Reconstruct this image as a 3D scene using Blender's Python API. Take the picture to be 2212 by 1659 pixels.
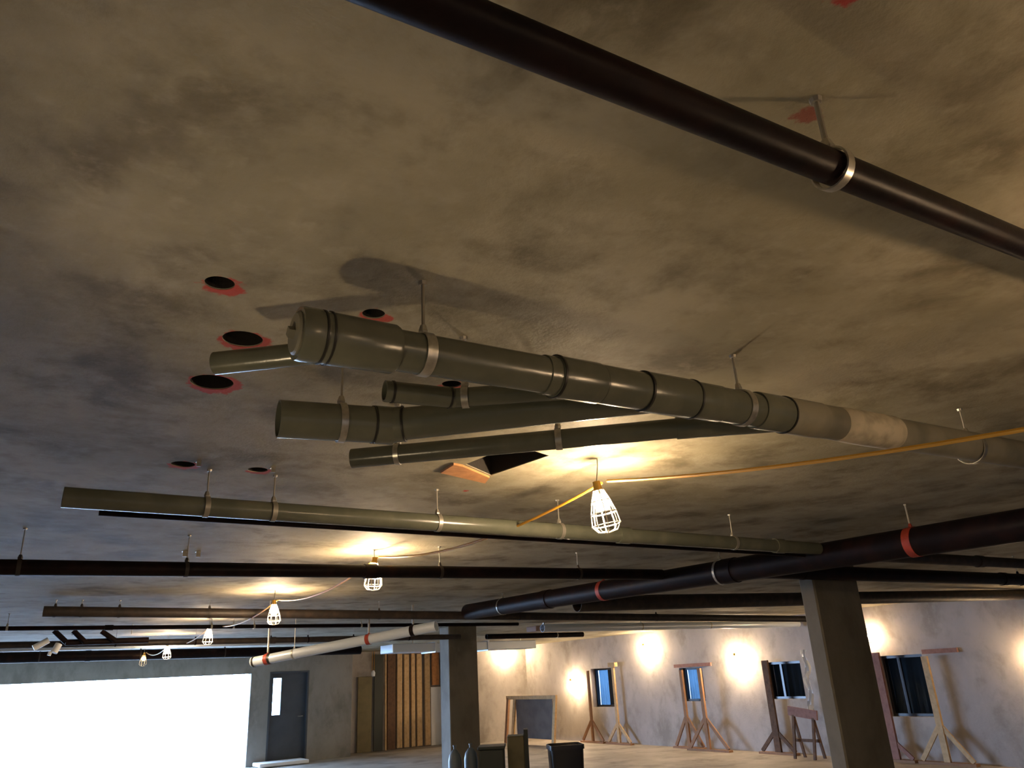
import bpy, bmesh, math, random
from mathutils import Vector, Matrix
random.seed(7)
for o in list(bpy.data.objects):
    bpy.data.objects.remove(o)
SC = bpy.context.scene
COL = SC.collection

# ------------------------------------------------------------------ camera
EYE = 1.65
R = math.atan(.055); TH = math.atan(632/1661.)
cam = bpy.data.cameras.new('camera'); cam.sensor_width = 36; cam.lens = 36*1661/2212
cam.clip_start = .02; cam.clip_end = 300
co = bpy.data.objects.new('camera', cam); COL.objects.link(co)
R0 = Vector((1, 0, 0)); U0 = Vector((0, -math.sin(TH), math.cos(TH))); F0 = Vector((0, math.cos(TH), math.sin(TH)))
rt = R0*math.cos(R)-U0*math.sin(R); up = R0*math.sin(R)+U0*math.cos(R)
m = Matrix((rt, up, -F0)).transposed().to_4x4(); m.translation = (0, 0, EYE)
co.matrix_world = m
SC.camera = co

# ------------------------------------------------------------------ world and exposure
w = bpy.data.worlds.new('world'); SC.world = w; w.use_nodes = True
bg = w.node_tree.nodes['Background']
bg.inputs[0].default_value = (.42, .63, 1, 1); bg.inputs[1].default_value = 38
vs = SC.view_settings
vs.view_transform = 'Standard'; vs.look = 'None'; vs.exposure = 0; vs.gamma = 1; vs.use_curve_mapping = False

BULB = 1250.
WORK = 15.0
CEIL = 2.5

# ------------------------------------------------------------------ the building grid (turned 33 degrees from the view)
G = math.radians(33); CG, SG = math.cos(G), math.sin(G)
def ab(a, b, z=0): return Vector((a*CG-b*SG, a*SG+b*CG, z))
A_ = ab(1, 0); B_ = ab(0, 1)

# ------------------------------------------------------------------ materials
def mat(name, col, rough=.6, metal=0., emit=None, es=1., noise=None, bump=0., spec=.5, bscale=40.):
    M = bpy.data.materials.new(name); M.use_nodes = True
    nt = M.node_tree; P = nt.nodes['Principled BSDF']
    P.inputs['Base Color'].default_value = (*col, 1)
    P.inputs['Roughness'].default_value = rough; P.inputs['Metallic'].default_value = metal
    P.inputs['Specular IOR Level'].default_value = spec
    if emit:
        P.inputs['Emission Color'].default_value = (*emit, 1); P.inputs['Emission Strength'].default_value = es
    tc = nt.nodes.new('ShaderNodeTexCoord')
    if noise:
        sc, c2, lo, hi = noise
        n = nt.nodes.new('ShaderNodeTexNoise'); n.inputs['Scale'].default_value = sc; n.inputs['Detail'].default_value = 6
        nt.links.new(tc.outputs['Object'], n.inputs['Vector'])
        mr = nt.nodes.new('ShaderNodeMapRange'); mr.inputs[1].default_value = lo; mr.inputs[2].default_value = hi
        nt.links.new(n.outputs[0], mr.inputs[0])
        mx = nt.nodes.new('ShaderNodeMix'); mx.data_type = 'RGBA'
        mx.inputs[6].default_value = (*col, 1); mx.inputs[7].default_value = (*c2, 1)
        nt.links.new(mr.outputs[0], mx.inputs[0]); nt.links.new(mx.outputs[2], P.inputs['Base Color'])
    if bump:
        n = nt.nodes.new('ShaderNodeTexNoise'); n.inputs['Scale'].default_value = bscale; n.inputs['Detail'].default_value = 5
        nt.links.new(tc.outputs['Object'], n.inputs['Vector'])
        b = nt.nodes.new('ShaderNodeBump'); b.inputs['Strength'].default_value = bump; b.inputs['Distance'].default_value = .01
        nt.links.new(n.outputs[0], b.inputs['Height']); nt.links.new(b.outputs[0], P.inputs['Normal'])
    return M

def concrete(name, base, dark, light, marks=(), stretch=(1, 1, 1), stains=True, rough=.75):
    """cast concrete: cloudy tone, form-panel blotches, pits, optional sprayed paint marks (x, y, r, colour)"""
    M = bpy.data.materials.new(name); M.use_nodes = True
    nt = M.node_tree; N = nt.nodes; L = nt.links; P = N['Principled BSDF']
    P.inputs['Roughness'].default_value = rough; P.inputs['Specular IOR Level'].default_value = .3
    geo = N.new('ShaderNodeNewGeometry')
    mp = N.new('ShaderNodeMapping'); mp.inputs['Rotation'].default_value = (0, 0, -G); mp.inputs['Scale'].default_value = stretch
    L.new(geo.outputs['Position'], mp.inputs[0])
    def noise(sc, det, dist=0., src=None):
        n = N.new('ShaderNodeTexNoise'); n.inputs['Scale'].default_value = sc; n.inputs['Detail'].default_value = det
        n.inputs['Distortion'].default_value = dist; n.inputs['Roughness'].default_value = .6
        L.new((src or mp).outputs[0], n.inputs['Vector']); return n
    def rng(n, a, b, c=0., d=1.):
        r = N.new('ShaderNodeMapRange'); r.interpolation_type = 'SMOOTHSTEP'
        for i, v in enumerate((a, b, c, d)): r.inputs[i+1].default_value = v
        L.new(n.outputs[0], r.inputs[0]); return r
    def mix(f, c1, c2):
        x = N.new('ShaderNodeMix'); x.data_type = 'RGBA'
        L.new(f.outputs[0], x.inputs[0])
        for i, c in ((6, c1), (7, c2)):
            if isinstance(c, tuple): x.inputs[i].default_value = (*c, 1)
            else: L.new(c.outputs[2], x.inputs[i])
        return x
    c = mix(rng(noise(1.9, 7, .2), .36, .66), base, light)
    if stains:
        c = mix(rng(noise(2.8, 7, .25), .46, .70, 0, .9), c, dark)
        c = mix(rng(noise(7.5, 8, .1), .50, .74, 0, .42), c, dark)
        c = mix(rng(noise(13, 6, .1), .52, .75, 0, .5), c, light)
    for (x, y, r, colr, amt) in marks:
        sub = N.new('ShaderNodeVectorMath'); sub.operation = 'SUBTRACT'; sub.inputs[1].default_value = (x, y, CEIL)
        L.new(geo.outputs['Position'], sub.inputs[0])
        sc_ = N.new('ShaderNodeVectorMath'); sc_.operation = 'MULTIPLY'; sc_.inputs[1].default_value = (1, 1, 40); L.new(sub.outputs[0], sc_.inputs[0])
        ln = N.new('ShaderNodeVectorMath'); ln.operation = 'LENGTH'; L.new(sc_.outputs[0], ln.inputs[0])
        nn = noise(28, 4, 0, geo)
        ad = N.new('ShaderNodeMath'); ad.operation = 'MULTIPLY_ADD'; ad.inputs[1].default_value = .07; 
        L.new(nn.outputs[0], ad.inputs[0]); L.new(ln.outputs['Value'], ad.inputs[2])
        rr = rng(ad, r+.040, r+.028, 0, amt)
        c = mix(rr, c, colr)
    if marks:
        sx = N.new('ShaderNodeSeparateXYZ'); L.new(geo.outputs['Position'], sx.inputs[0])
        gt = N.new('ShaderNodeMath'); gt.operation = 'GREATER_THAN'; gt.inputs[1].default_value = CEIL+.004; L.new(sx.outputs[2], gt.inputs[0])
        c = mix(gt, c, (.022, .018, .015))  # near-black inside the holes paints in the shade of their depth
    L.new(c.outputs[2], P.inputs['Base Color'])
    bn = noise(60, 6); b = N.new('ShaderNodeBump'); b.inputs['Strength'].default_value = .25; b.inputs['Distance'].default_value = .01
    L.new(bn.outputs[0], b.inputs['Height']); L.new(b.outputs[0], P.inputs['Normal'])
    return M

RED = (.50, .034, .020)
# cored sleeves: grid a, grid b, hole radius, paint centre offset along b
CORES = [(.286, 1.609, .032), (.648, 1.604, .028), (.404, 1.886, .050), (.400, 2.226, .060),
         (.490, 3.167, .045), (.776, 3.151, .040), (1.046, 1.952, .030)]
HOLE = ((1.539, 2.766), (1.738, 2.892), (1.80, 2.52), (1.58, 2.44))
marks = []
for a, b, r in CORES:
    p = ab(a+.010, b+.014); marks.append((p.x, p.y, r*1.2+.006, RED, .85))
for a, b, r, c, k in ((1.772, 3.194, .014, RED, .9), (1.005, .589+.01, .022, (.22, .025, .018), .75), (.842, .40, .03, (.5, .02, .03), .8),
                      (.689, 1.413, .000, (.62, .60, .03), .95)):
    p = ab(a, b); marks.append((p.x, p.y, r, c, k))
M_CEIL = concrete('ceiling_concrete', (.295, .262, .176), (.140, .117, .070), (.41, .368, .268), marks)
M_WALL = concrete('wall_concrete', (.40, .372, .355), (.29, .265, .235), (.47, .44, .415), stretch=(.7, .7, .5))
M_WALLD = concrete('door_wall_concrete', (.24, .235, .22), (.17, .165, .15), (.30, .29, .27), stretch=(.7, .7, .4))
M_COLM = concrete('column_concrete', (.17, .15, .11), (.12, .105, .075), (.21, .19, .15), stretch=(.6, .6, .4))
M_FLOOR = concrete('floor_concrete', (.34, .31, .27), (.20, .18, .15), (.44, .41, .37), stretch=(.5, .5, 1), rough=.55)
M_BLACK = mat('black_cast_iron', (.009, .006, .007), .42, 0, noise=(9, (.022, .010, .009), .45, .75), spec=.10, bump=.08)
M_BROWN = mat('dull_brown_iron', (.030, .022, .018), .55, noise=(12, (.06, .04, .03), .45, .7))
M_GREY = mat('grey_green_plastic_pipe', (.095, .100, .075), .24, noise=(7, (.135, .135, .10), .45, .75), spec=.6, bump=.05)
M_GREYL = mat('dusty_grey_plastic_pipe', (.22, .20, .15), .45, noise=(8, (.13, .125, .095), .42, .7), spec=.5)
M_DUST = mat('plaster_dusted_plastic', (.48, .42, .31), .7, noise=(14, (.25, .22, .16), .45, .7))
M_RUB = mat('black_rubber_band', (.012, .011, .009), .5)
M_DARKIN = mat('pipe_bore', (.02, .018, .015), .8)
M_STEEL = mat('galvanised_steel', (.60, .58, .52), .33, .9, noise=(50, (.40, .38, .34), .4, .7))
M_ROD = mat('threaded_steel_rod', (.42, .39, .33), .45, .7)
M_REDCL = mat('red_painted_clamp', (.40, .045, .02), .5, noise=(20, (.22, .03, .02), .4, .7))
M_SILVER = mat('silver_duct_metal', (.74, .82, .92), .30, .25)
M_WOOD = mat('raw_timber', (.34, .19, .10), .75, noise=(14, (.30, .15, .075), .42, .7), bump=.15)
M_WOODP = mat('pale_timber', (.66, .46, .24), .7, noise=(14, (.52, .34, .17), .42, .7), bump=.15)
M_WOODPK = mat('pink_timber', (.34, .17, .13), .75, noise=(14, (.25, .12, .09), .42, .7))
M_WOODD = mat('dark_weathered_timber', (.16, .085, .045), .8, noise=(14, (.09, .05, .03), .42, .7))
M_OSB = mat('orange_plywood', (.58, .27, .10), .75, noise=(18, (.42, .19, .07), .4, .7), bump=.2)
M_DOOR = mat('slate_blue_door_paint', (.055, .070, .090), .5, noise=(3, (.04, .052, .068), .4, .7))
M_BOARD = mat('grey_sheet_board', (.16, .135, .12), .7, noise=(4, (.12, .10, .09), .4, .7))
M_CORD = mat('yellow_cord_jacket', (.72, .36, .03), .5)
M_CAGE = mat('white_plastic_guard', (.80, .76, .66), .4)
M_SOCK = mat('yellow_plastic_socket', (.72, .42, .06), .5)
M_BULB = mat('lit_bulb_glass', (1, .8, .6), .3, emit=(1, .73, .45), es=BULB)
M_BULBWALL = mat('brightly_lit_bulb_glass', (1, .8, .6), .3, emit=(1, .72, .44), es=BULB*1.7)
M_BULBSOFT = mat('softly_lit_bulb_glass', (1, .8, .6), .3, emit=(1, .68, .38), es=BULB*.55)
M_BULBDIM = mat('faintly_lit_bulb_glass', (1, .8, .6), .3, emit=(1, .62, .25), es=BULB*.02)
M_PLASTB = mat('black_bin_plastic', (.010, .010, .014), .28, spec=.6)
M_CRATE = mat('dark_green_crate', (.035, .042, .036), .6)
M_CYL = mat('blue_grey_cylinder_paint', (.10, .13, .16), .45)
M_OLIVE = mat('olive_tan_board', (.20, .17, .09), .75, noise=(5, (.15, .13, .07), .4, .7))
M_WHITE = mat('white_sheet', (.88, .90, .92), .6)
M_PVCW = mat('white_fitting_plastic', (.85, .88, .92), .35)
M_PINKDUCT = mat('pink_brown_duct', (.36, .25, .21), .6)
M_GROUND = mat('outdoor_concrete', (.6, .6, .6), .8, noise=(1, (.5, .5, .5), .4, .6))
M_BLOCKER = mat('dark_blocker', (.010, .011, .012), .8, noise=(1.3, (.03, .035, .04), .5, .7))  # near-black, for the added sky-blocking box and the blind panels
# blue plastic film, part translucent
M_FILM = bpy.data.materials.new('blue_plastic_film'); M_FILM.use_nodes = True
nt = M_FILM.node_tree; nt.nodes.clear()
o_ = nt.nodes.new('ShaderNodeOutputMaterial'); t_ = nt.nodes.new('ShaderNodeBsdfTranslucent'); d_ = nt.nodes.new('ShaderNodeBsdfDiffuse')
x_ = nt.nodes.new('ShaderNodeMixShader'); x_.inputs[0].default_value = .3
t_.inputs[0].default_value = (.030, .055, .080, 1); d_.inputs[0].default_value = (.12, .16, .2, 1)
nt.links.new(t_.outputs[0], x_.inputs[1]); nt.links.new(d_.outputs[0], x_.inputs[2]); nt.links.new(x_.outputs[0], o_.inputs[0])

# ------------------------------------------------------------------ mesh helpers (world coordinates in, one object out)
def obj(name, bm, m, parent=None, smooth=False):
    me = bpy.data.meshes.new(name)
    bmesh.ops.recalc_face_normals(bm, faces=bm.faces)
    if parent is not None:
        org = parent['_o']; org = Vector(org)
    else:
        org = Vector((0, 0, 0))
        vs_ = [v.co for v in bm.verts]
        lo = Vector([min(v[i] for v in vs_) for i in range(3)]); hi = Vector([max(v[i] for v in vs_) for i in range(3)])
        org = (lo+hi)/2
        org.z = lo.z
    bmesh.ops.translate(bm, verts=bm.verts, vec=-org)
    bm.to_mesh(me); bm.free()
    if smooth:
        for p in me.polygons: p.use_smooth = True
        me.set_sharp_from_angle(angle=math.radians(40))
    me.materials.append(m)
    o = bpy.data.objects.new(name, me); COL.objects.link(o)
    o['_o'] = tuple(org)
    if parent is not None: o.parent = parent; o.location = (0, 0, 0)
    else: o.location = org
    return o
def sub(name, bm, m, parent, smooth=False):
    """child whose mesh uses the same origin as its parent"""
    return obj(name, bm, m, parent, smooth)
def thing(name, loc, label, cat, group=None):
    o = bpy.data.objects.new(name, None); COL.objects.link(o); o.location = loc; o['_o'] = tuple(loc)
    o.empty_display_size = .1
    o['label'] = label; o['category'] = cat
    if group: o['group'] = group
    return o
def tag(o, label, cat, group=None, kind=None):
    o['label'] = label; o['category'] = cat
    if group: o['group'] = group
    if kind: o['kind'] = kind
    return o
def struct(name, bm, m):
    o = obj(name, bm, m); o['kind'] = 'structure'; return o
def BM(): return bmesh.new()
def frame(d):
    d = d.normalized(); h = Vector((0, 0, 1)) if abs(d.z) < .9 else Vector((1, 0, 0))
    s = d.cross(h).normalized(); t = s.cross(d); return d, s, t
def lathe(bm, p0, d, prof, seg=32, closed=False):
    """prof = [(distance along d, radius)...]"""
    d, s, t = frame(Vector(d)); p0 = Vector(p0); rings = []
    for (k, r) in prof:
        c = p0+d*k
        if r < 1e-6: rings.append([bm.verts.new(c)]); continue
        rings.append([bm.verts.new(c+(s*math.cos(2*math.pi*i/seg)+t*math.sin(2*math.pi*i/seg))*r) for i in range(seg)])
    pr = list(zip(rings, rings[1:]+rings[:1])) if closed else list(zip(rings, rings[1:]))
    for A, B in pr:
        for i in range(seg):
            j = (i+1) % seg
            a = A if len(A) > 1 else None; b = B if len(B) > 1 else None
            if a and b: bm.faces.new((a[i], a[j], b[j], b[i]))
            elif a: bm.faces.new((a[i], a[j], B[0]))
            elif b: bm.faces.new((A[0], b[j], b[i]))
    return bm
def hollow(bm, p0, p1, r, wall=.004, seg=32, deep=.25):
    """pipe with open ends and a real wall thickness"""
    L = (Vector(p1)-Vector(p0)).length
    return lathe(bm, p0, Vector(p1)-Vector(p0), [(0, r-wall), (0, r), (L, r), (L, r-wall)], seg, closed=True)
def ring(bm, c, d, r0, r1, wid, seg=32):
    d = Vector(d).normalized()
    return lathe(bm, Vector(c)-d*wid/2, d, [(0, r0), (0, r1), (wid, r1), (wid, r0)], seg, closed=True)
def rod(bm, p0, p1, r, seg=10):
    L = (Vector(p1)-Vector(p0)).length
    return lathe(bm, p0, Vector(p1)-Vector(p0), [(0, 0), (0, r), (L, r), (L, 0)], seg)
def tube(bm, pts, r, seg=8):
    pts = [Vector(p) for p in pts]; rings = []
    for i, p in enumerate(pts):
        d = pts[min(i+1, len(pts)-1)]-pts[max(i-1, 0)]
        d, s, t = frame(d)
        rings.append([bm.verts.new(p+(s*math.cos(2*math.pi*k/seg)+t*math.sin(2*math.pi*k/seg))*r) for k in range(seg)])
    for A, B in zip(rings, rings[1:]):
        for i in range(seg):
            j = (i+1) % seg; bm.faces.new((A[i], A[j], B[j], B[i]))
    bm.faces.new(rings[0][::-1]); bm.faces.new(rings[-1])
    return bm
def hexa(bm, P):
    v = [bm.verts.new(p) for p in P]
    for f in ((0, 1, 2, 3), (4, 5, 6, 7), (0, 1, 5, 4), (1, 2, 6, 5), (2, 3, 7, 6), (3, 0, 4, 7)):
        bm.faces.new([v[i] for i in f])
    return bm
def gbox(bm, a0, a1, b0, b1, z0, z1):
    return hexa(bm, [ab(a0, b0, z0), ab(a1, b0, z0), ab(a1, b1, z0), ab(a0, b1, z0), ab(a0, b0, z1), ab(a1, b0, z1), ab(a1, b1, z1), ab(a0, b1, z1)])
def beam(bm, p0, p1, w, h, side=None):
    """rectangular bar from p0 to p1; w along 'side', h across"""
    p0 = Vector(p0); p1 = Vector(p1); d = (p1-p0).normalized()
    s = Vector(side) if side is not None else frame(d)[1]
    s = (s-d*s.dot(d)).normalized(); t = d.cross(s)
    P = []
    for p in (p0, p1):
        for (i, j) in ((-1, -1), (1, -1), (1, 1), (-1, 1)): P.append(p+s*i*w/2+t*j*h/2)
    return hexa(bm, P)
def bevel(bm, w, seg=2):
    bmesh.ops.bevel(bm, geom=[e for e in bm.edges], offset=w, segments=seg, affect='EDGES', profile=.5)
    return bm

# ------------------------------------------------------------------ the room shell
A0, A1, B0, B1 = -6.0, 13.1, -4.0, 20.25
struct('floor', gbox(BM(), A0-.3, A1+.3, B0-.3, B1+1.3, -.15, 0), M_FLOOR)
def make_ceiling():
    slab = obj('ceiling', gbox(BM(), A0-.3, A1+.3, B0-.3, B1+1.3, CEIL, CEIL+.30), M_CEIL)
    cb = BM()
    for a, b, r in CORES:
        lathe(cb, ab(a, b, CEIL-.05), (0, 0, 1), [(0, 0), (0, r), (.27, r), (.27, 0)], 28)
    hexa(cb, [ab(x_, y_, z_) for z_ in (CEIL-.05, CEIL+.24) for x_, y_ in HOLE])
    cut = obj('cutter', cb, M_CEIL)
    md = slab.modifiers.new('cores', 'BOOLEAN'); md.operation = 'DIFFERENCE'; md.solver = 'EXACT'; md.object = cut
    dg = bpy.context.evaluated_depsgraph_get()
    me = bpy.data.meshes.new_from_object(slab.evaluated_get(dg))
    slab.modifiers.clear(); slab.data = me
    bpy.data.objects.remove(cut)
    slab['kind'] = 'structure'
    return slab
make_ceiling()
OX0, OX1, OH = -4.0, 5.17, 2.05        # the big opening in the back wall
bm = BM()
gbox(bm, A0, OX0, B1, B1+.3, 0, CEIL); gbox(bm, OX0, OX1, B1, B1+.3, OH, CEIL)
gbox(bm, OX1, 5.62, B1, B1+.3, 0, CEIL); gbox(bm, 5.62, 6.60, B1, B1+.3, 2.07, CEIL); gbox(bm, 6.60, 7.73, B1, B1+.3, 0, CEIL)
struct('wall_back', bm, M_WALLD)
bm = BM(); gbox(bm, 7.43, 7.73, B1+.3, B1+.9, 0, CEIL); gbox(bm, 7.43, 11.1, B1+.9, B1+1.2, 0, CEIL); gbox(bm, 10.8, 11.1, B1+.3, B1+.9, 0, CEIL)
struct('wall_alcove', bm, M_WALL)
struct('wall_corner', gbox(BM(), 10.8, A1+.3, B1, B1+.3, 0, CEIL), M_WALL)
WINS = [(16.30, 17.15, .82, 1.74), (13.13, 13.85, .94, 1.64), (10.50, 11.38, .97, 1.66), (8.00, 8.82, .68, 1.66)]
bm = BM(); b = B1
for (b0, b1, z0, z1) in WINS:
    gbox(bm, A1, A1+.3, b1, b, 0, CEIL); gbox(bm, A1, A1+.3, b0, b1, 0, z0); gbox(bm, A1, A1+.3, b0, b1, z1, CEIL); b = b0
gbox(bm, A1, A1+.3, B0, b, 0, CEIL)
struct('wall_right', bm, M_WALL)
struct('wall_left', gbox(BM(), A0-.3, A0, B0, B1+.3, 0, CEIL), M_WALL)
struct('wall_front', gbox(BM(), A0, A1+.3, B0-.3, B0, 0, CEIL), M_WALL)
# outdoors
g = obj('ground', gbox(BM(), -45, 50, -40, B1+70, -.40, -.16), M_GROUND); g['kind'] = 'structure'
bm = BM(); gbox(bm, 13.9, 14.2, 5.5, 12.1, -.16, 4.2); gbox(bm, 13.4, 14.2, 5.2, 5.5, -.16, 4.2); gbox(bm, 13.4, 14.2, 12.1, 12.4, -.16, 4.2); gbox(bm, 13.4, 14.2, 5.2, 12.4, 4.2, 4.4)
o = obj('sky_blocker', bm, M_BLOCKER); o['kind'] = 'structure'  # dark box added outside the last two windows to block the sky
# windows: steel frame, plastic film
def film(b0, b1, z0, z1, a, folds, slant=0.):
    bm = BM(); n, mz = 26, 14; V = []
    for i in range(n+1):
        row = []
        for j in range(mz+1):
            t = i/n; s = j/mz
            bb = b0+(b1-b0)*t - slant*(1-s)*(t)
            row.append(bm.verts.new(ab(a+.02*math.sin(t*folds*6.28+s*2.)*(1.3-s), bb, z0+(z1-z0)*s)))
        V.append(row)
    for i in range(n):
        for j in range(mz): bm.faces.new((V[i][j], V[i+1][j], V[i+1][j+1], V[i][j+1]))
    g_ = bmesh.ops.solidify(bm, geom=bm.faces, thickness=.002)
    return bm
for k, (b0, b1, z0, z1) in enumerate(WINS):
    t = bpy.data.objects.new('window_%d' % (k+1), None); COL.objects.link(t); t['kind'] = 'structure'
    t.location = ab(A1+.15, (b0+b1)/2, z0); t['_o'] = tuple(t.location)
    fb = BM(); f = .045
    for (p, q, u, v) in ((b0, b1, z0, z0+f), (b0, b1, z1-f, z1), (b0, b0+f, z0+f, z1-f), (b1-f, b1, z0+f, z1-f)): gbox(fb, A1+.12, A1+.2, p, q, u, v)
    if k > 1: gbox(fb, A1+.13, A1+.17, b1-.32, b1-.27, z0+f, z1-f)
    obj('window_frame', fb, M_PLASTB, t)
    obj('plastic_film', film(b0+.01, b1-.01, z0+.01, z1-.01, A1+.25, 9 if k < 2 else 6), M_FILM, t, True)
    if k == 0: obj('blind_panel', gbox(BM(), A1+.202, A1+.215, b0+.02, b0+.40, z0+.02, z1-.02), M_BLOCKER, t)
    if k == 1: obj('blind_panel', gbox(BM(), A1+.202, A1+.215, b0+.10, b0+.34, z0+.02, z1-.02), M_BLOCKER, t)
# door
t = bpy.data.objects.new('door_1', None); COL.objects.link(t); t['kind'] = 'structure'; t.location = ab(6.11, B1+.1, 0); t['_o'] = tuple(t.location)
bm = BM(); y0, y1 = B1+.10, B1+.15
gbox(bm, 5.66, 5.74, y0, y1, .01, 2.03); gbox(bm, 5.94, 6.56, y0, y1, .01, 2.03); gbox(bm, 5.74, 5.94, y0, y1, .01, 1.08); gbox(bm, 5.74, 5.94, y0, y1, 1.92, 2.03)
obj('door_leaf', bm, M_DOOR, t)
bm = BM(); gbox(bm, 5.62, 5.66, B1-.01, B1+.2, 0, 2.07); gbox(bm, 6.56, 6.60, B1-.01, B1+.2, 0, 2.07); gbox(bm, 5.66, 6.56, B1-.01, B1+.2, 2.03, 2.07)
obj('door_frame', bm, M_DOOR, t)
M_GL = bpy.data.materials.new('clear_glass'); M_GL.use_nodes = True
n_ = M_GL.node_tree; n_.nodes.clear(); oo = n_.nodes.new('ShaderNodeOutputMaterial'); gg = n_.nodes.new('ShaderNodeBsdfTransparent'); gs = n_.nodes.new('ShaderNodeBsdfGlossy')
mx = n_.nodes.new('ShaderNodeMixShader'); mx.inputs[0].default_value = .06; gg.inputs[0].default_value = (.9, .95, .95, 1); gs.inputs['Roughness'].default_value = .05
n_.links.new(gg.outputs[0], mx.inputs[1]); n_.links.new(gs.outputs[0], mx.inputs[2]); n_.links.new(mx.outputs[0], oo.inputs[0])
obj('vision_pane', gbox(BM(), 5.74, 5.94, B1+.122, B1+.128, 1.08, 1.92), M_GL, t)
bm = BM(); rod(bm, ab(6.48, B1+.10, 1.02), ab(6.48, B1+.03, 1.02), .012); rod(bm, ab(6.49, B1+.035, 1.02), ab(6.36, B1+.035, 1.02), .010)
obj('door_handle', bm, M_STEEL, t)

# portal in the big opening: helps the renderer find the sky, gives no light itself
pl = bpy.data.lights.new('opening_portal', 'AREA'); pl.shape = 'RECTANGLE'; pl.size = OX1-OX0; pl.size_y = OH
pl.cycles.is_portal = True
po = bpy.data.objects.new('opening_portal', pl); COL.objects.link(po)
po.matrix_world = Matrix((A_, Vector((0, 0, 1)), B_)).transposed().to_4x4()
po.location = ab((OX0+OX1)/2, B1+.32, OH/2)

# ------------------------------------------------------------------ columns
def column(a0, a1, b0, b1, label):
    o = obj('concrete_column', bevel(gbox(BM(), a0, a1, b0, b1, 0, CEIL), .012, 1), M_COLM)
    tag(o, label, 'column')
column(6.26, 6.80, 12.0, 12.34, 'far rectangular concrete column with its left side lit pale blue, between door wall and windows')
column(5.345, 5.91, 4.02, 4.16, 'near rectangular olive concrete column at the right, in front of the window wall')

# ------------------------------------------------------------------ ceiling pipes
def onax(b, a, z): return ab(a, b, z)
ORD = ['first', 'second', 'third', 'fourth', 'fifth', 'sixth', 'seventh', 'eighth']
def hanger(p, r, d, label, group, m=None, rr=.0035, wid=.022, top=CEIL, nut=True):
    p = Vector(p); m = m or M_STEEL
    t = thing('pipe_hanger', (p.x, p.y, p.z+r), label, 'pipe hanger', group)
    sub('hanger_rod', rod(BM(), (p.x, p.y, p.z+r+.012), (p.x, p.y, top), rr, 8), M_ROD, t)
    bm = BM(); ring(bm, p, d, r+.0006, r+.0035, wid, 28)
    c = sub('clamp_ring', bm, m, t, True)
    bm = BM(); lathe(bm, (p.x, p.y, p.z+r+.002), (0, 0, 1), [(0, 0), (0, .011), (.006, .012), (.022, .007), (.022, 0)], 6)
    sub('clamp_nut', bm, m, t)
    if nut:
        bm = BM(); lathe(bm, (p.x, p.y, top-.008), (0, 0, 1), [(0, 0), (0, .009), (.008, .011), (.008, 0)], 8)
        sub('ceiling_anchor', bm, M_ROD, t)
    return t

# -- the near black pipe
bA = .567
def pA(a): return ab(a, bA, 2.336+(a-.276)*.0435)
t = thing('drain_pipe', pA(1.0), 'thick black pipe crossing the upper right of the ceiling, nearest the camera', 'pipe')
sub('pipe', hollow(BM(), pA(-1.0), pA(3.0), .0268, seg=48), M_BLACK, t, True)
hanger(pA(.985)+Vector((0,0,-.003)), .0310, pA(1)-pA(0), 'wide shiny steel ring hanger around the near black pipe', 'hangers of the near black pipe', M_STEEL, rr=.005, wid=.016)

# -- grey drain assembly
b1 = 1.404
def pM(a): return ab(a, b1, 2.316+min(a-.40, 1.9)*.016)
MD = (pM(1)-pM(.5)).normalized()
t = thing('drain_pipe_assembly', pM(1.0), 'large grey drain assembly with capped end, black bands and three angled branch pipes', 'pipe')
def seg_(name, a0, a1, r0, r1, m, cap0=False):
    bm = BM(); L = (pM(a1)-pM(a0)).length
    lathe(bm, pM(a0), MD, [(0, r0-.006), (0, r0), (L, r1), (L, r1-.006)], 48, closed=True); return sub(name, bm, m, t, True)
seg_('main_pipe', .56, 1.06, .0455, .0455, M_GREY)
seg_('main_pipe', 1.0, 2.0, .0485, .0500, M_GREY)
seg_('main_pipe', 1.9, 4.37, .0535, .0535, M_GREYL)
# bell / cleanout fitting
bm = BM(); lathe(bm, pM(.405), MD, [(0, .046), (0, .055), (.008, .0565), (.040, .0565), (.046, .0545), (.055, .0545), (.062, .0555), (.205, .0535), (.212, .050), (.212, .044)], 48)
o = sub('cleanout_fitting', bm, M_GREY, t, True)
bm = BM(); lathe(bm, pM(.398), MD, [(0, 0), (0, .040), (.004, .045), (.012, .045), (.012, 0)], 40)
lathe(bm, pM(.386), MD, [(0, 0), (0, .013), (.014, .014), (.014, 0)], 4)
sub('end_plug', bm, M_GREYL, t)
for a, r in ((.452, .0562), (.467, .0562)):
    sub('rubber_band', ring(BM(), pM(a), MD, r-.003, r+.0008, .004, 40), M_RUB, t, True)
for a0, a1, r in ((1.032, 1.165, .0525), (1.17, 1.312, .0505), (1.315, 1.487, .0540), (1.49, 1.60, .0515), (1.745, 1.868, .0550), (1.872, 2.03, .0560)):
    bm = BM(); L = a1-a0
    lathe(bm, pM(a0), MD, [(0, r-.007), (0, r-.001), (.006, r), (L-.006, r), (L, r-.001), (L, r-.007)], 44)
    sub('coupling', bm, M_GREY if a0 < 1.8 else M_GREYL, t, True)
for a, r in ((1.036, .0530), (1.315, .0535), (1.487, .0545), (1.868, .0560)):
    sub('rubber_band', ring(BM(), pM(a), MD, r-.004, r+.0012, .006, 40), M_RUB, t, True)
bm = BM(); lathe(bm, pM(2.12), MD, [(0, .052), (0, .0545), (.06, .0565), (.20, .0575), (.29, .0575), (.30, .054)], 44)
sub('plastered_joint', bm, M_DUST, t, True)
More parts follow.
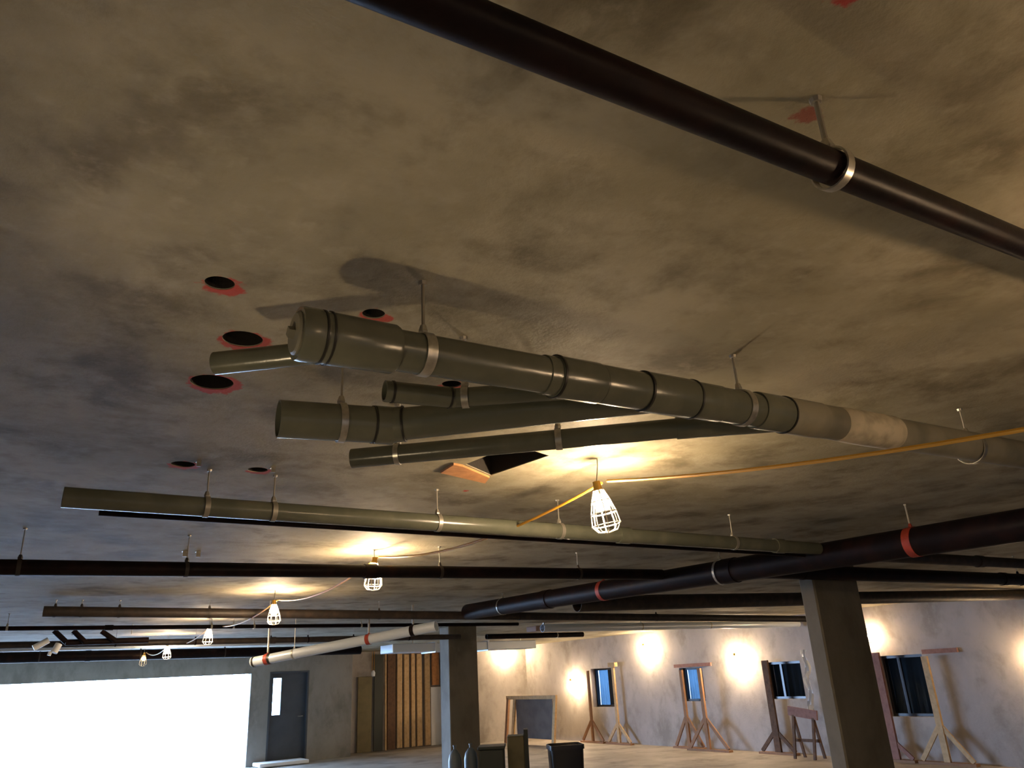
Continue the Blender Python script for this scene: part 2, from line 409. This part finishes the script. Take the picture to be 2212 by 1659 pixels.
# three branches, each entering at 45 degrees
def branch(p0, p1, r, bell=None):
    p0, p1 = Vector(p0), Vector(p1)
    o = sub('branch_pipe', hollow(BM(), p0, p1, r, .004, 36), M_GREY, t, True)
    return o
p2a, p2b, p2c = ab(.503, 1.872, 2.292), ab(.790, 1.838, 2.300), pM(1.40)
branch(p2a, p2b, .049)
d = (p2b-p2a).normalized()
sub('rubber_band', ring(BM(), p2a+d*.245, d, .047, .0512, .004), M_RUB, t, True)
bm = BM(); lathe(bm, p2a+d*.25, d, [(0, .049), (.0, .0515), (.05, .0515), (.05, .044)], 36); sub('coupling', bm, M_GREY, t, True)
d2 = (p2c-p2b).normalized()
branch(p2b-d2*.02, p2c, .0440)
bm = BM(); lathe(bm, p2b-d2*.03, d2, [(0, .043), (0, .048), (.07, .048), (.07, .043)], 36); sub('coupling', bm, M_GREY, t, True)
sub('rubber_band', ring(BM(), p2b+d2*.042, d2, .045, .0495, .004), M_RUB, t, True)
p3a, p3b = ab(.855, 2.281, 2.33), pM(1.93)
branch(p3a, p3b, .031)
d3 = (p3b-p3a).normalized()
bm = BM(); L3 = (p3b-p3a).length
lathe(bm, p3b-d3*.36, d3, [(0, .030), (0, .0345), (.3, .040), (.34, .040)], 36); sub('coupling', bm, M_GREY, t, True)
p4a, p4b, p4c = ab(.707, 1.672, 2.33), ab(.889, 1.648, 2.33), pM(1.22)
branch(p4a, p4b, .027); branch(p4b, p4c, .0255)
d4 = (p4b-p4a).normalized()
sub('rubber_band', ring(BM(), p4a+d4*.02, d4, .025, .0285, .006), M_RUB, t, True)
sub('rubber_band', ring(BM(), p4b-d4*.012, d4, .025, .0290, .005), M_RUB, t, True)
p5a, p5b = ab(.30, 1.650, 2.325), ab(.56, 1.43, 2.325)
branch(p5a, p5b, .0255)
# metal band on branches
hanger(p2a+d*.16, .0495, d, 'steel strap hanger on the short thick open-ended grey branch', 'hangers of the grey assembly', M_STEEL, wid=.018)
hanger(pM(.685), .0459, MD, 'pale steel hanger beside the bell end of the grey drain assembly', 'hangers of the grey assembly', M_STEEL, rr=.004, wid=.024)
hanger(pM(1.690), .0503, MD, 'bright steel hanger on the banded middle of the grey drain assembly', 'hangers of the grey assembly', M_STEEL, rr=.004, wid=.022)
hanger(pM(2.90), .0541, MD, 'thin hanger on the dusty right end of the grey drain', 'hangers of the grey assembly', M_STEEL, rr=.003, wid=.02)
hanger(p3a+d3*.15, .0312, d3, 'bright steel ring hanger at the open end of the slim lowest grey branch', 'hangers of the grey assembly', M_STEEL, wid=.016)
hanger(p3a+d3*.665, .0312, d3, 'steel ring hanger on the slim grey branch just above the nearest lamp', 'hangers of the grey assembly', M_STEEL, wid=.02)
hanger(p4b+(p4c-p4b).normalized()*.03, .0257, p4c-p4b, 'small bright ring hanger on the hidden short upper branch behind the main drain', 'hangers of the grey assembly', M_STEEL, wid=.018)

# -- straight runs along the grid
def run(b, a0, z0, a1, z1, r, m, label, couplings=(), mc=None, hm=None, hang=(), glabel='', group=None, rr=.003, hw=.02, capped=False):
    p0, p1 = ab(a0, b, z0), ab(a1, b, z1); mid = (p0+p1)/2
    t = thing('ceiling_pipe', mid, label, 'pipe')
    sub('pipe', hollow(BM(), p0, p1, r, .004, 28), m, t, True)
    D = (p1-p0).normalized(); L = (p1-p0).length
    for a in couplings:
        k = (a-a0)/(a1-a0)*L
        bm = BM(); lathe(bm, p0+D*(k-.04), D, [(0, r-.002), (0, r+.006), (.08, r+.006), (.08, r-.002)], 28); sub('coupling', bm, mc or m, t, True)
    for i, a in enumerate(hang):
        k = (a-a0)/(a1-a0)
        h = hanger(p0+(p1-p0)*k, r, D, glabel % ORD[i], group, hm or M_ROD, rr=rr, wid=hw)
    return t
run(3.214, .099, 2.350, 4.38, 2.325, .0385, M_GREY, 'long straight grey-green pipe above the nearest lamp, open at its left end', couplings=(2.75, 4.0),
    hang=(.60, .866, 1.63, 2.33, 3.6), glabel='slim rod hanger on the long grey-green pipe, %s from its open left end', group='hangers of the long grey-green pipe')
run(3.318, .231, 2.320, 4.37, 2.296, .0105, M_BLACK, 'thin dark conduit running just behind the long grey-green pipe')
run(4.70, -3.0, 2.262, 4.38, 2.355, .040, M_BLACK, 'black pipe running left to right just behind the second lamp', couplings=(1.9,),
    hang=(0, .801, 2.395, 3.55), glabel='dark rod hanger on the black pipe by the second lamp, %s from the left', group='hangers of the black pipe by the second lamp', hm=M_BROWN)
run(8.14, .24, 2.400, 11.0, 2.250, .046, M_BROWN, 'brown iron pipe with a cut left end, behind the third lamp', couplings=(),
    hang=(.329, .535, .844, 1.636, 2.22, 3.4, 5.2, 7.4), glabel='short dark hanger on the brown iron pipe, %s from its cut left end', group='hangers of the brown iron pipe', hm=M_BROWN)
run(9.42, -3.0, 2.368, 6.0, 2.332, .022, M_BLACK, 'slender black pipe next beyond the brown iron pipe', couplings=(.9,),
    hang=(-.009, 1.93, 2.17, 2.40, 3.7), glabel='small steel hanger on the slender black pipe, %s from the left', group='hangers of the slender black pipe', hm=M_STEEL)
run(11.5, -3.4, 2.330, 6.2, 2.300, .040, M_BROWN, 'dark pipe above the hanging lamps nearest the opening', couplings=(3.2,),
    hang=(1.197, 2.165, 3.175, 3.707, 4.40, 5.3), glabel='short black hanger on the dark pipe above the farthest lamps, %s from the left', group='hangers of the dark pipe over the far lamps', hm=M_BLACK)
run(15.3, -5.0, 2.385, 6.0, 2.310, .085, M_BLACK, 'thick black pipe close to the opening header', couplings=(1.2,), 
    hang=(.5, 2.0, 3.4), glabel='dark hanger on the thick black pipe by the opening header, %s from the left', group='hangers of the thick pipe by the header', hm=M_BROWN)
run(12.9, -5.0, 2.345, 5.6, 2.345, .030, M_SILVER, 'pale conduit between the two dark pipes near the opening')
run(3.85, 4.56, 2.275, 13.0, 2.275, .055, M_BLACK, 'black pipe passing across the top of the near column', couplings=(7.9,),
    hang=(5.0, 8.2, 9.6), glabel='hanger on the black pipe across the near column top, %s from the left', group='hangers of the pipe across the near column', hm=M_BLACK)
run(3.36, 4.56, 2.330, 13.0, 2.330, .042, M_BROWN, 'dark brown pipe beside the black pipe across the near column top', couplings=(6.6,),
    hang=(8.55,), glabel='small steel hanger on the dark brown pipe, %s from the left', group='hangers of the dark brown pipe', hm=M_STEEL)
run(6.10, 4.56, 2.27, 13.0, 2.42, .075, M_BROWN, 'wide dark pipe high on the right, over the window wall')
run(2.45, 6.35, 2.33, 13.0, 2.33, .040, M_BLACK, 'short-looking black pipe end at the right edge above the black main',
    hang=(6.5,), glabel='small bright hanger on the black pipe end at the right edge, its %s', group='hanger of the pipe at the right edge', hm=M_STEEL)
run(10.3, 7.0, 2.330, 13.0, 2.33, .060, M_SILVER, 'pale blue-grey duct in front of the window wall, left of the near column', 
    hang=(9.0, 10.6), glabel='small clip hanger on the pale blue-grey duct, %s from the left', group='hangers of the pale duct', hm=M_STEEL)
run(12.2, 7.1, 2.33, 9.2, 2.33, .045, M_BLACK, 'short black pipe beside the far column head', hang=(8.6,), glabel='steel hanger on the short black pipe, %s and only one', group='hanger of the short black pipe', hm=M_STEEL)

# -- the thick cross pipe running away from the camera, with red clamps
aX = 4.472
def pX(b): return ab(aX, b, 2.262+(b-2.)*.019)
t = thing('cross_main_pipe', pX(5), 'thick black main running away under the ceiling, clamped with red hangers', 'pipe')
sub('pipe', hollow(BM(), pX(-3.0), pX(8.085), .085, seg=40), M_BLACK, t, True)
XD = (pX(1)-pX(0)).normalized()
for b in (4.0, 6.4):
    bm = BM(); lathe(bm, pX(b), XD, [(0, .083), (0, .091), (.12, .091), (.12, .083)], 36); sub('coupling', bm, M_BLACK, t, True)
hanger(pX(2.62), .085, XD, 'red painted clamp on the thick black main, near the right edge', 'red clamps of the thick black main', M_REDCL, rr=.006, wid=.05)
hanger(pX(5.56), .085, XD, 'red painted clamp on the thick black main, left of the window lamps', 'red clamps of the thick black main', M_REDCL, rr=.006, wid=.05)
hanger(pX(4.15), .0915, XD, 'long pale rod hanger on the thick black main, right of the nearest lamp', 'plain hangers of the thick black main', M_STEEL, rr=.004, wid=.02)
hanger(pX(7.3), .085, XD, 'plain steel hanger at the far end of the thick black main', 'plain hangers of the thick black main', M_STEEL, rr=.004, wid=.02)
# -- slanting silver drain pipe over the door
q0, q1 = Vector((-3.38, 10.0, 1.985)), Vector((-1.257, 9.3, 2.215)); qd = (q1-q0).normalized()
t = thing('slanting_pipe', (q0+q1)/2, 'silvery pipe sloping up to the right above the grey door', 'pipe')
sub('pipe', hollow(BM(), q0, q1+qd*.25, .058, seg=36), M_SILVER, t, True)
for k in (.03, .20, .26): sub('rubber_band', ring(BM(), q0+qd*k, qd, .056, .064, .022), M_RUB, t, True)
for k, mm, lb in ((.22, M_REDCL, 'red and black clamp hanger at the low left end of the sloping silvery pipe'), (.60, M_STEEL, 'thin steel hanger on the sloping silvery pipe, next after its red and black one'),
              (1.62, M_REDCL, 'red valve-like clamp hanger midway along the sloping silvery pipe'), (2.2, M_BLACK, 'black hanger at the high right end of the sloping silvery pipe')):
    hanger(q0+qd*k, .0585 if k > .3 else .064, qd, lb, 'hangers of the sloping silvery pipe', mm, rr=.012 if mm is not M_STEEL else .004, wid=.05 if mm is not M_STEEL else .02)
# duct and low flat box by the far column
t = thing('flat_duct', ab(7.6, 14.6, 2.2), 'flat metal duct beyond the sloping pipe, pale underside', 'duct')
bm = BM(); gbox(bm, 6.3, 9.6, 14.4, 15.0, 2.20, 2.36); sub('duct_body', bevel(bm, .01, 1), M_SILVER, t)
for a in (7.2, 8.4): sub('duct_flange', gbox(BM(), a, a+.04, 14.38, 15.02, 2.18, 2.38), M_SILVER, t)
for a in (6.7, 9.2):
    sub('hanger_strap', gbox(BM(), a, a+.03, 14.395, 14.40, 2.36, CEIL), M_STEEL, t)
t = thing('flat_duct', ab(7.9, 11.6, 2.3), 'short pinkish box duct over the left window lamp', 'duct')
bm = BM(); gbox(bm, 7.55, 8.15, 11.3, 11.6, 2.35, 2.44); sub('duct_body', bevel(bm, .008, 1), M_PINKDUCT, t)
sub('hanger_strap', gbox(BM(), 7.8, 7.83, 11.43, 11.46, 2.44, CEIL), M_STEEL, t)
# valve assembly at the far left
vz = 2.31
t = thing('valve_assembly', ab(.9, 10.6, vz), 'cluster of white elbows and black stubs between two pipes at far left', 'pipe fitting')
sub('white_elbow', rod(BM(), ab(.28, 10.8, 2.24), ab(.42, 10.8, 2.325), .035, 16), M_PVCW, t, True)
sub('white_elbow', rod(BM(), ab(.49, 10.78, 2.185), ab(.53, 10.8, 2.28), .038, 16), M_PVCW, t, True)
sub('white_cap', rod(BM(), ab(.445, 10.78, 2.155), ab(.455, 10.78, 2.20), .020, 16), M_PVCW, t, True)
sub('black_stub', rod(BM(), ab(.46, 10.8, 2.43), ab(.60, 10.8, 2.30), .030, 20), M_BLACK, t, True)
sub('black_stub', rod(BM(), ab(.66, 10.85, 2.43), ab(.80, 10.85, 2.30), .030, 20), M_BLACK, t, True)
sub('black_stub', rod(BM(), ab(.96, 10.85, 2.42), ab(1.12, 10.85, 2.31), .030, 20), M_BLACK, t, True)
sub('black_header', rod(BM(), ab(.60, 10.9, 2.30), ab(1.5, 10.9, 2.31), .035, 20), M_BLACK, t, True)
for a in (.66, 1.3): sub('hanger_rod', rod(BM(), ab(a, 10.9, 2.38), ab(a, 10.9, CEIL), .006), M_ROD, t)
# little metal clips on the soffit
def clip(a, b, label, grp, s=1.):
    t = thing('soffit_clip', ab(a, b, CEIL-.03*s), label, 'metal clip', grp)
    sub('clip_plate', gbox(BM(), a-.012*s, a+.012*s, b-.02*s, b-.016*s, CEIL-.035*s, CEIL), M_STEEL, t)
    sub('clip_foot', gbox(BM(), a-.012*s, a+.012*s, b-.016*s, b+.02*s, CEIL-.004, CEIL), M_STEEL, t)
clip(.535, 3.10, 'bright metal clip at the edge of the left far red-ringed hole', 'clips at the holes', .7)
clip(.820, 3.09, 'bright metal clip at the edge of the right far red-ringed hole', 'clips at the holes', .7)
clip(.875, 5.25, 'left of a pair of bright clips above the black pipe by the second lamp', 'pair of soffit clips', 1.1)
clip(.955, 5.25, 'right of a pair of bright clips above the black pipe by the second lamp', 'pair of soffit clips', 1.1)
# plywood round the square hole
t = thing('plywood_patch', ab(1.5, 2.9, CEIL-.012), 'orange plywood scrap on the soffit at the edge of the dark square hole', 'plywood')
def slab2(P, z0, z1):
    bm = BM(); lo = [bm.verts.new(ab(x, y, z0)) for x, y in P]; hi = [bm.verts.new(ab(x, y, z1)) for x, y in P]
    bm.faces.new(lo); bm.faces.new(hi)
    for k in range(len(P)): bm.faces.new((lo[k], lo[(k+1) % len(P)], hi[(k+1) % len(P)], hi[k]))
    return bm
sub('board', slab2([(1.48, 2.76), (1.530, 2.772), (1.735, 2.900), (1.77, 3.0), (1.49, 2.90)], CEIL-.010, CEIL-.0005), M_OSB, t)

# ------------------------------------------------------------------ string of caged lamps
def catenary(p0, p1, sag, n=14):
    p0, p1 = Vector(p0), Vector(p1)
    return [p0.lerp(p1, i/n)-Vector((0, 0, sag*4*(i/n)*(1-i/n))) for i in range(n+1)]
def cage_lamp(loc, label, group, zs=2.33, power=1., tilt=(0, 0), s=1., arm=None, bulbmat=None):
    """loc: where the bulb centre hangs"""
    c = Vector(loc); t = thing('caged_lamp', c, label, 'lamp', group)
    ax = Vector((tilt[0], tilt[1], -1)).normalized(); _, S, T = frame(ax)
    bm = BM(); lathe(bm, c-ax*.085*s, ax, [(0, 0), (0, .016*s), (.045*s, .020*s), (.055*s, .016*s), (.055*s, 0)], 16)
    sub('socket', bm, M_SOCK, t, True)
    bm = BM(); lathe(bm, c-ax*.030*s, ax, [(0, 0), (0, .012*s), (.014*s, .018*s), (.030*s, .030*s), (.048*s, .034*s), (.062*s, .030*s), (.072*s, .016*s), (.076*s, 0)], 14)
    bb = sub('bulb', bm, bulbmat or M_BULB, t, True)
    bm = BM(); n = 8
    def P(k, ang, r): return c+ax*k*s+(S*math.cos(ang)+T*math.sin(ang))*r*s
    prof = [(-.045, .022), (-.01, .036), (.05, .054), (.100, .060), (.125, .040), (.132, .004)]
    for i in range(n):
        an = 2*math.pi*i/n
        tube(bm, [P(k, an, r) for k, r in prof], .0028*s, 5)
    for k, r in ((-.045, .022), (.0, .040), (.05, .054), (.100, .060)):
        pts = [P(k, 2*math.pi*i/20, r) for i in range(21)]
        tube(bm, pts, .0030*s, 5)
    sub('wire_guard', bm, M_CAGE, t, True)
    if arm is None:
        sub('hook', tube(BM(), [c-ax*.08*s, Vector((c.x, c.y, CEIL-.03)), Vector((c.x, c.y, CEIL))], .0025, 6), M_ROD, t)
    else:
        sub('hook', tube(BM(), [c-ax*.08*s, Vector(arm)], .004, 6), M_ROD, t)
    return t
LA = 2.02
LB = [(-2.45, None), (0.0, None), (2.48, 'nearest and largest glowing caged lamp, hanging from the yellow cord'),
      (4.93, 'caged lamp half hidden behind the black pipe, second nearest'),
      (7.27, 'caged lamp half behind the brown iron pipe, third nearest'),
      (9.98, 'round bright caged lamp just beyond the slender black pipe'),
      (12.75, 'small caged lamp against the opening header, right of the faintest one'),
      (15.0, 'faintest leftmost caged lamp just above the bright opening')]
LZ = [2.30, 2.01, 2.315, 2.365, 2.33, 2.32, 2.28, 2.27]
for i, (b, lb) in enumerate(LB):
    z = LZ[i]
    cage_lamp(ab(LA, b, z), lb or ('caged lamp on the yellow cord beyond the right edge' if i else 'caged lamp at the near end of the yellow cord behind the camera'),
              'caged lamps on the yellow cord', tilt=((.15, .05) if i == 2 else (0.05*(-1)**i, 0)), bulbmat=(M_BULBDIM if i == 7 else M_BULBSOFT if i < 2 else None))
    if i:
        b_prev = LB[i-1][0]
        o = obj('festoon_cord', tube(BM(), catenary(ab(LA+.03, b_prev+.02, LZ[i-1]+.085), ab(LA+.03, b-.02, z+.085), .05 if i < 3 else .09), .0065, 8), M_CORD, smooth=True)
        tag(o, ['', 'yellow cord length overhead behind the camera', 'yellow cord sagging from the nearest lamp off to the right',
                'yellow cord length between the nearest and second lamps', 'yellow cord length between the second and third lamps', 'yellow cord length between the third and fourth lamps',
                'yellow cord length between the fourth and fifth lamps', 'yellow cord length between the last two lamps'][i], 'cord', 'lengths of yellow lamp cord')
# wall lamps in front of the window wall
WL = [(12.37, 20.10, 2.34, 'glowing lamp high on the wall right of the far column'), (12.93, 17.85, 1.42, 'low glowing lamp over the right leg of the framed board'),
      (12.93, 14.80, 2.13, 'largest glowing wall lamp, high between the two blue windows'), (12.93, 11.98, 1.77, 'glowing wall lamp between the second blue window and the dark window'),
      (12.93, 8.86, 2.02, 'glowing wall lamp beside the near column top right'), (12.93, 6.14, 1.55, 'glowing wall lamp cut by the right edge')]
for (a, b, z, lb) in WL:
    wallp = ab(A1, b, z+.12) if a > 12.5 else ab(a, B1, z+.12)
    cage_lamp(ab(a, b, z), lb, 'glowing lamps along the window wall', s=1.25, arm=wallp, bulbmat=(M_BULBSOFT if b < 9 else M_BULBWALL))

# work lamp on a stand at the camera's left
wl = Vector((-.90, 1.0, 1.5))
t = thing('work_lamp', (wl.x, wl.y, 0), 'work lamp on a thin stand, left of the camera', 'lamp')
sub('pole', rod(BM(), (wl.x, wl.y, .02), (wl.x, wl.y, 1.44), .012), M_BLACK, t)
sub('base', lathe(BM(), (wl.x, wl.y, 0), (0, 0, 1), [(0, 0), (0, .16), (.02, .15), (.02, 0)], 24), M_BLACK, t)
sub('lamp_head', lathe(BM(), (wl.x, wl.y, 1.44), (0, 0, 1), [(0, .01), (0, .05), (.03, .07), (.03, .065), (.005, .045), (.005, .01)], 24, closed=True), M_BLACK, t, True)
pl = bpy.data.lights.new('work_lamp_bulb', 'SPOT'); pl.spot_size = math.radians(125); pl.spot_blend = 1.0; pl.energy = WORK; pl.color = (1, .76, .46); pl.shadow_soft_size = .035
po = bpy.data.objects.new('work_lamp_bulb', pl); COL.objects.link(po); po.parent = t; po.location = (0, 0, wl.z+.02)
po.rotation_euler = (Vector((.15, 1.6, CEIL))-wl).to_track_quat('-Z', 'Y').to_euler()

# ------------------------------------------------------------------ timber props along the window wall
def prop(a, b, z1, label, m, w=.09, foot=.50, kick=.62, side=1, cap=False, both=True):
    t = thing('timber_prop', ab(a, b, 0), label, 'timber prop', 'timber props under the window heads')
    sub('post', beam(BM(), ab(a, b, .04), ab(a, b, z1), w, .05, B_), m, t)
    sub('sole_plate', gbox(BM(), a-.06, a+.06, b-foot-.05, b+foot+.05, 0, .04), M_WOOD, t)
    for s in ((1, -1) if both else (side,)):
        sub('diagonal_brace', beam(BM(), ab(a, b+s*foot, .05), ab(a, b+s*.03, kick), .03, .07, A_), m, t)
    if cap: sub('head_block', gbox(BM(), a-.06, a+.04, b-.14, b+.12, z1, z1+.10), M_WOODP, t)
prop(12.9, 17.02, 1.70, 'left thin timber prop of the first blue window', M_WOOD, .06, .42, .50)
prop(12.9, 15.98, 1.76, 'orange timber prop with a pale head block, right of the first blue window', M_WOODP, .08, .42, .45, cap=True)
prop(12.93, 13.62, 1.60, 'timber prop across the second blue window', M_WOOD, .08, .42, .62)
prop(12.74, 12.86, 1.62, 'orange timber prop right of the second blue window', M_WOOD, .09, .55, .62)
prop(12.9, 11.18, 1.70, 'dark timber prop at the left edge of the dark window', M_WOODD, .14, .40, .40)
prop(12.9, 8.72, 1.72, 'pinkish wide timber prop beside the near column', M_WOODPK, .14, .30, .30)
prop(12.9, 7.84, 1.62, 'pale timber prop right of the black window, with a kicker brace', M_WOODP, .10, .42, .55)
for b0, b1_, z, lb in ((13.0, 13.95, 1.66, 'thin pinkish board above the second blue window'), (7.55, 7.95, 1.66, 'short brown board above the right prop of the black window')):
    tag(obj('header_board', beam(BM(), ab(13.06, b0-.2, z+.03), ab(13.06, b1_, z+.03), .07, .04, (0, 0, 1)), M_WOODPK), lb, 'board', 'boards above the windows')
tag(obj('pink_board', beam(BM(), ab(12.6, 10.55, .80), ab(12.6, 9.92, .72), .16, .03, (0, 0, 1)), M_WOODPK), 'short pinkish board in front of the wall beside the near column', 'board')
t = thing('board_trestle', ab(12.6, 10.2, 0), 'dark low trestle carrying the pinkish board', 'trestle')
for b in (10.45, 10.02):
    for s in (-1, 1): sub('leg', beam(BM(), ab(12.6+s*.14, b, .0), ab(12.6, b, .675+(b-10.02)*.12), .05, .03, B_), M_WOODD, t)
sub('rail', beam(BM(), ab(12.6, 9.95, .30), ab(12.6, 10.52, .30), .05, .03, (0, 0, 1)), M_WOODD, t)
# white hanging plastic strip right of the dark window
t = thing('plastic_strip', ab(12.95, 10.05, .5), 'crumpled clear plastic strip hanging left of the near column', 'plastic strip')
bm = BM(); V = []
for j in range(18):
    z = .75+j*.065; r_ = []
    for i in range(7): r_.append(bm.verts.new(ab(12.93+.03*math.sin(i*1.9+j*.7), 10.22+.12*i/6-.004*j+.03*math.sin(j*.9), z)))
    V.append(r_)
for j in range(17):
    for i in range(6): bm.faces.new((V[j][i], V[j][i+1], V[j+1][i+1], V[j+1][i]))
bmesh.ops.solidify(bm, geom=bm.faces, thickness=.003)
sub('sheet', bm, M_WHITE, t, True)
# framed board near the corner
fo = ab(11.0, 16.1, 0)
t = thing('framed_board', ab(12.2, 18.9, 0), 'grey board in a pale timber frame standing on legs near the corner', 'board stand')
fa = 11.9
sub('board', gbox(BM(), fa, fa+.02, 17.28, 19.0, .14, 1.08), M_BOARD, t)
sub('top_rail', gbox(BM(), fa-.03, fa+.03, 17.08, 19.45, 1.08, 1.17), M_WOODP, t)
for b_, m_ in ((17.16, M_WOODP), (19.06, M_WOODP), (19.40, M_WOOD)):
    sub('leg', beam(BM(), ab(fa-.06, b_+.10, 0), ab(fa, b_-.03, 1.12), .10, .06, B_), m_, t)

# ------------------------------------------------------------------ alcove: planks, pole, dark sheet for the shaded gap, hanging work light
YB = B1+.86
for i, (a, w_, m_) in enumerate(((9.42, .15, M_WOODP), (9.63, .15, M_WOODP), (9.83, .11, M_WOODP), (10.02, .15, M_WOODP), (10.27, .16, M_WOODP))):
    o = obj('plank', bevel(gbox(BM(), a-w_/2, a+w_/2, YB-.08, YB-.01, .02+.0, 2.42-.02*(i % 2)), .006, 1), m_)
    tag(o, '%s pale yellow plank from the left standing in the alcove' % ORD[i], 'plank', 'pale planks standing in the alcove')
tag(obj('plank', bevel(gbox(BM(), 10.40, 10.62, YB-.12, YB-.06, 1.55, 2.42), .006, 1), M_OSB), 'short orange plywood piece high beside the far column', 'plywood')
tag(obj('sheet_board', bevel(gbox(BM(), 10.38, 10.78, YB-.05, YB-.01, 0, 1.5), .006, 1), M_WHITE), 'pale grey sheet standing low beside the far column', 'sheet')
tag(obj('sheet_board', bevel(gbox(BM(), 9.06, 9.30, YB-.07, YB-.01, 0, 2.42), .006, 1), M_WOODD), 'brown sheet standing just left of the pale planks', 'sheet')
tag(obj('pole', rod(BM(), ab(9.0, YB-.10, 0), ab(9.0, YB-.05, 2.44), .028, 12), M_WOODP, smooth=True), 'thin pale pole left of the brown sheet in the alcove', 'pole')
tag(obj('sheet_board', bevel(gbox(BM(), 8.68, 8.94, YB-.05, YB-.01, 0, 2.42), .006, 1), M_CRATE), 'narrow dark sheet standing in for the shaded gap in the alcove', 'sheet')  # dark sheet in place of the shaded gap between the boards
tag(obj('sheet_board', bevel(gbox(BM(), 8.22, 8.62, YB-.04, YB-.005, 0, 1.86), .006, 1), M_OLIVE), 'olive board under the small hanging fitting in the alcove', 'sheet')
t = thing('hanging_fitting', ab(8.60, YB-.15, 1.95), 'small whitish fitting hanging on two cords in the alcove', 'light fitting')
sub('body', lathe(BM(), ab(8.60, YB-.15, 1.86), (0, 0, 1), [(0, 0), (0, .05), (.09, .06), (.15, .03), (.15, 0)], 16), M_PVCW, t, True)
for a in (8.57, 8.63): sub('cord', rod(BM(), ab(a, YB-.15, 2.0), ab(a, YB-.15, CEIL), .006), M_CORD, t)
tag(obj('white_slab', bevel(beam(BM(), ab(5.3, 19.85, .055), ab(6.45, 19.85, .055), .62, .08, B_), .02, 2), M_WHITE), 'flat white slab lying on the floor at the foot of the door', 'board')  # plain white slab laid flat in front of the door

# ------------------------------------------------------------------ bins and stored goods behind the far column foot
def xy(x, y): return Vector((x, y, 0))
t = thing('waste_bin', (.405, 10.4, 0), 'black glossy plastic bin on the floor, blue light down its left edge', 'bin')
bm = BM(); s_ = 20
def rr_box(bm, c, w0, w1, d0, d1, z0, z1, rad, rot):
    rings = []
    for (w, d_, z, in_) in ((w0, d0, z0, 0), (w1, d1, z1, 0), (w1-.02, d1-.02, z1, 1), (w0-.02, d0-.02, z0+.02, 1)):
        pts = []
        for (sx, sy, a0) in ((1, 1, 0), (-1, 1, 90), (-1, -1, 180), (1, -1, 270)):
            for k in range(5):
                an = math.radians(a0+k*22.5); x = sx*(w/2-rad)+rad*math.cos(an); y = sy*(d_/2-rad)+rad*math.sin(an)
                pts.append(Vector((c[0]+x*math.cos(rot)-y*math.sin(rot), c[1]+x*math.sin(rot)+y*math.cos(rot), z)))
        rings.append([bm.verts.new(p) for p in pts])
    for A, B in zip(rings, rings[1:]):
        for i in range(20): bm.faces.new((A[i], A[(i+1) % 20], B[(i+1) % 20], B[i]))
    bm.faces.new(rings[0]); bm.faces.new(rings[-1])
    return bm
sub('body', rr_box(BM(), (.405, 10.4), .34, .40, .34, .40, 0, .84, .05, .12), M_PLASTB, t, True)
sub('rim', rr_box(BM(), (.405, 10.4), .42, .42, .42, .42, .80, .85, .05, .12), M_PLASTB, t, True)
t = thing('storage_crate', (-.53, 11.0, 0), 'dark crate on the floor right of the far column foot', 'crate')
bm = BM(); hexa(bm, [Vector((x, y, z)) for z in (0, .80) for x, y in ((-.68, 10.8), (-.36, 10.8), (-.36, 11.2), (-.68, 11.2))]); sub('body', bevel(bm, .02, 2), M_CRATE, t)
bm = BM(); hexa(bm, [Vector((x, y, z)) for z in (.80, .835) for x, y in ((-.695, 10.785), (-.345, 10.785), (-.345, 11.215), (-.695, 11.215))]); sub('lid', bevel(bm, .008, 1), M_CRATE, t)
t = thing('board_bundle', (-.2, 11.2, 0), 'olive upright carton between the dark crate and the black bin', 'carton')
bm = BM(); hexa(bm, [Vector((x, y, z)) for z in (0, .93) for x, y in ((-.32, 11.0), (-.10, 11.0), (-.10, 11.35), (-.32, 11.35))]); sub('body', bevel(bm, .01, 1), M_OLIVE, t)
bm = BM(); hexa(bm, [Vector((x, y, z)) for z in (0, 1.0) for x, y in ((-.098, 11.0), (-.045, 11.0), (-.045, 11.3), (-.098, 11.3))]); sub('side_slat', bm, M_CRATE, t)
for x, y, lb in ((-.98, 10.75, 'left of two blue-grey gas cylinders at the far column foot'), (-.79, 10.90, 'right of two blue-grey gas cylinders at the far column foot')):
    t = thing('gas_cylinder', (x, y, 0), lb, 'gas cylinder', 'gas cylinders')
    sub('tank', lathe(BM(), (x, y, 0), (0, 0, 1), [(0, 0), (0, .075), (.02, .085), (.70, .085), (.77, .070), (.82, .035), (.84, 0)], 24), M_CYL, t, True)
    sub('valve', lathe(BM(), (x, y, .83), (0, 0, 1), [(0, 0), (0, .016), (.03, .016), (.03, .022), (.05, .022), (.05, 0)], 12), M_CYL, t, True)

for o in bpy.data.objects:
    if '_o' in o.keys(): del o['_o']
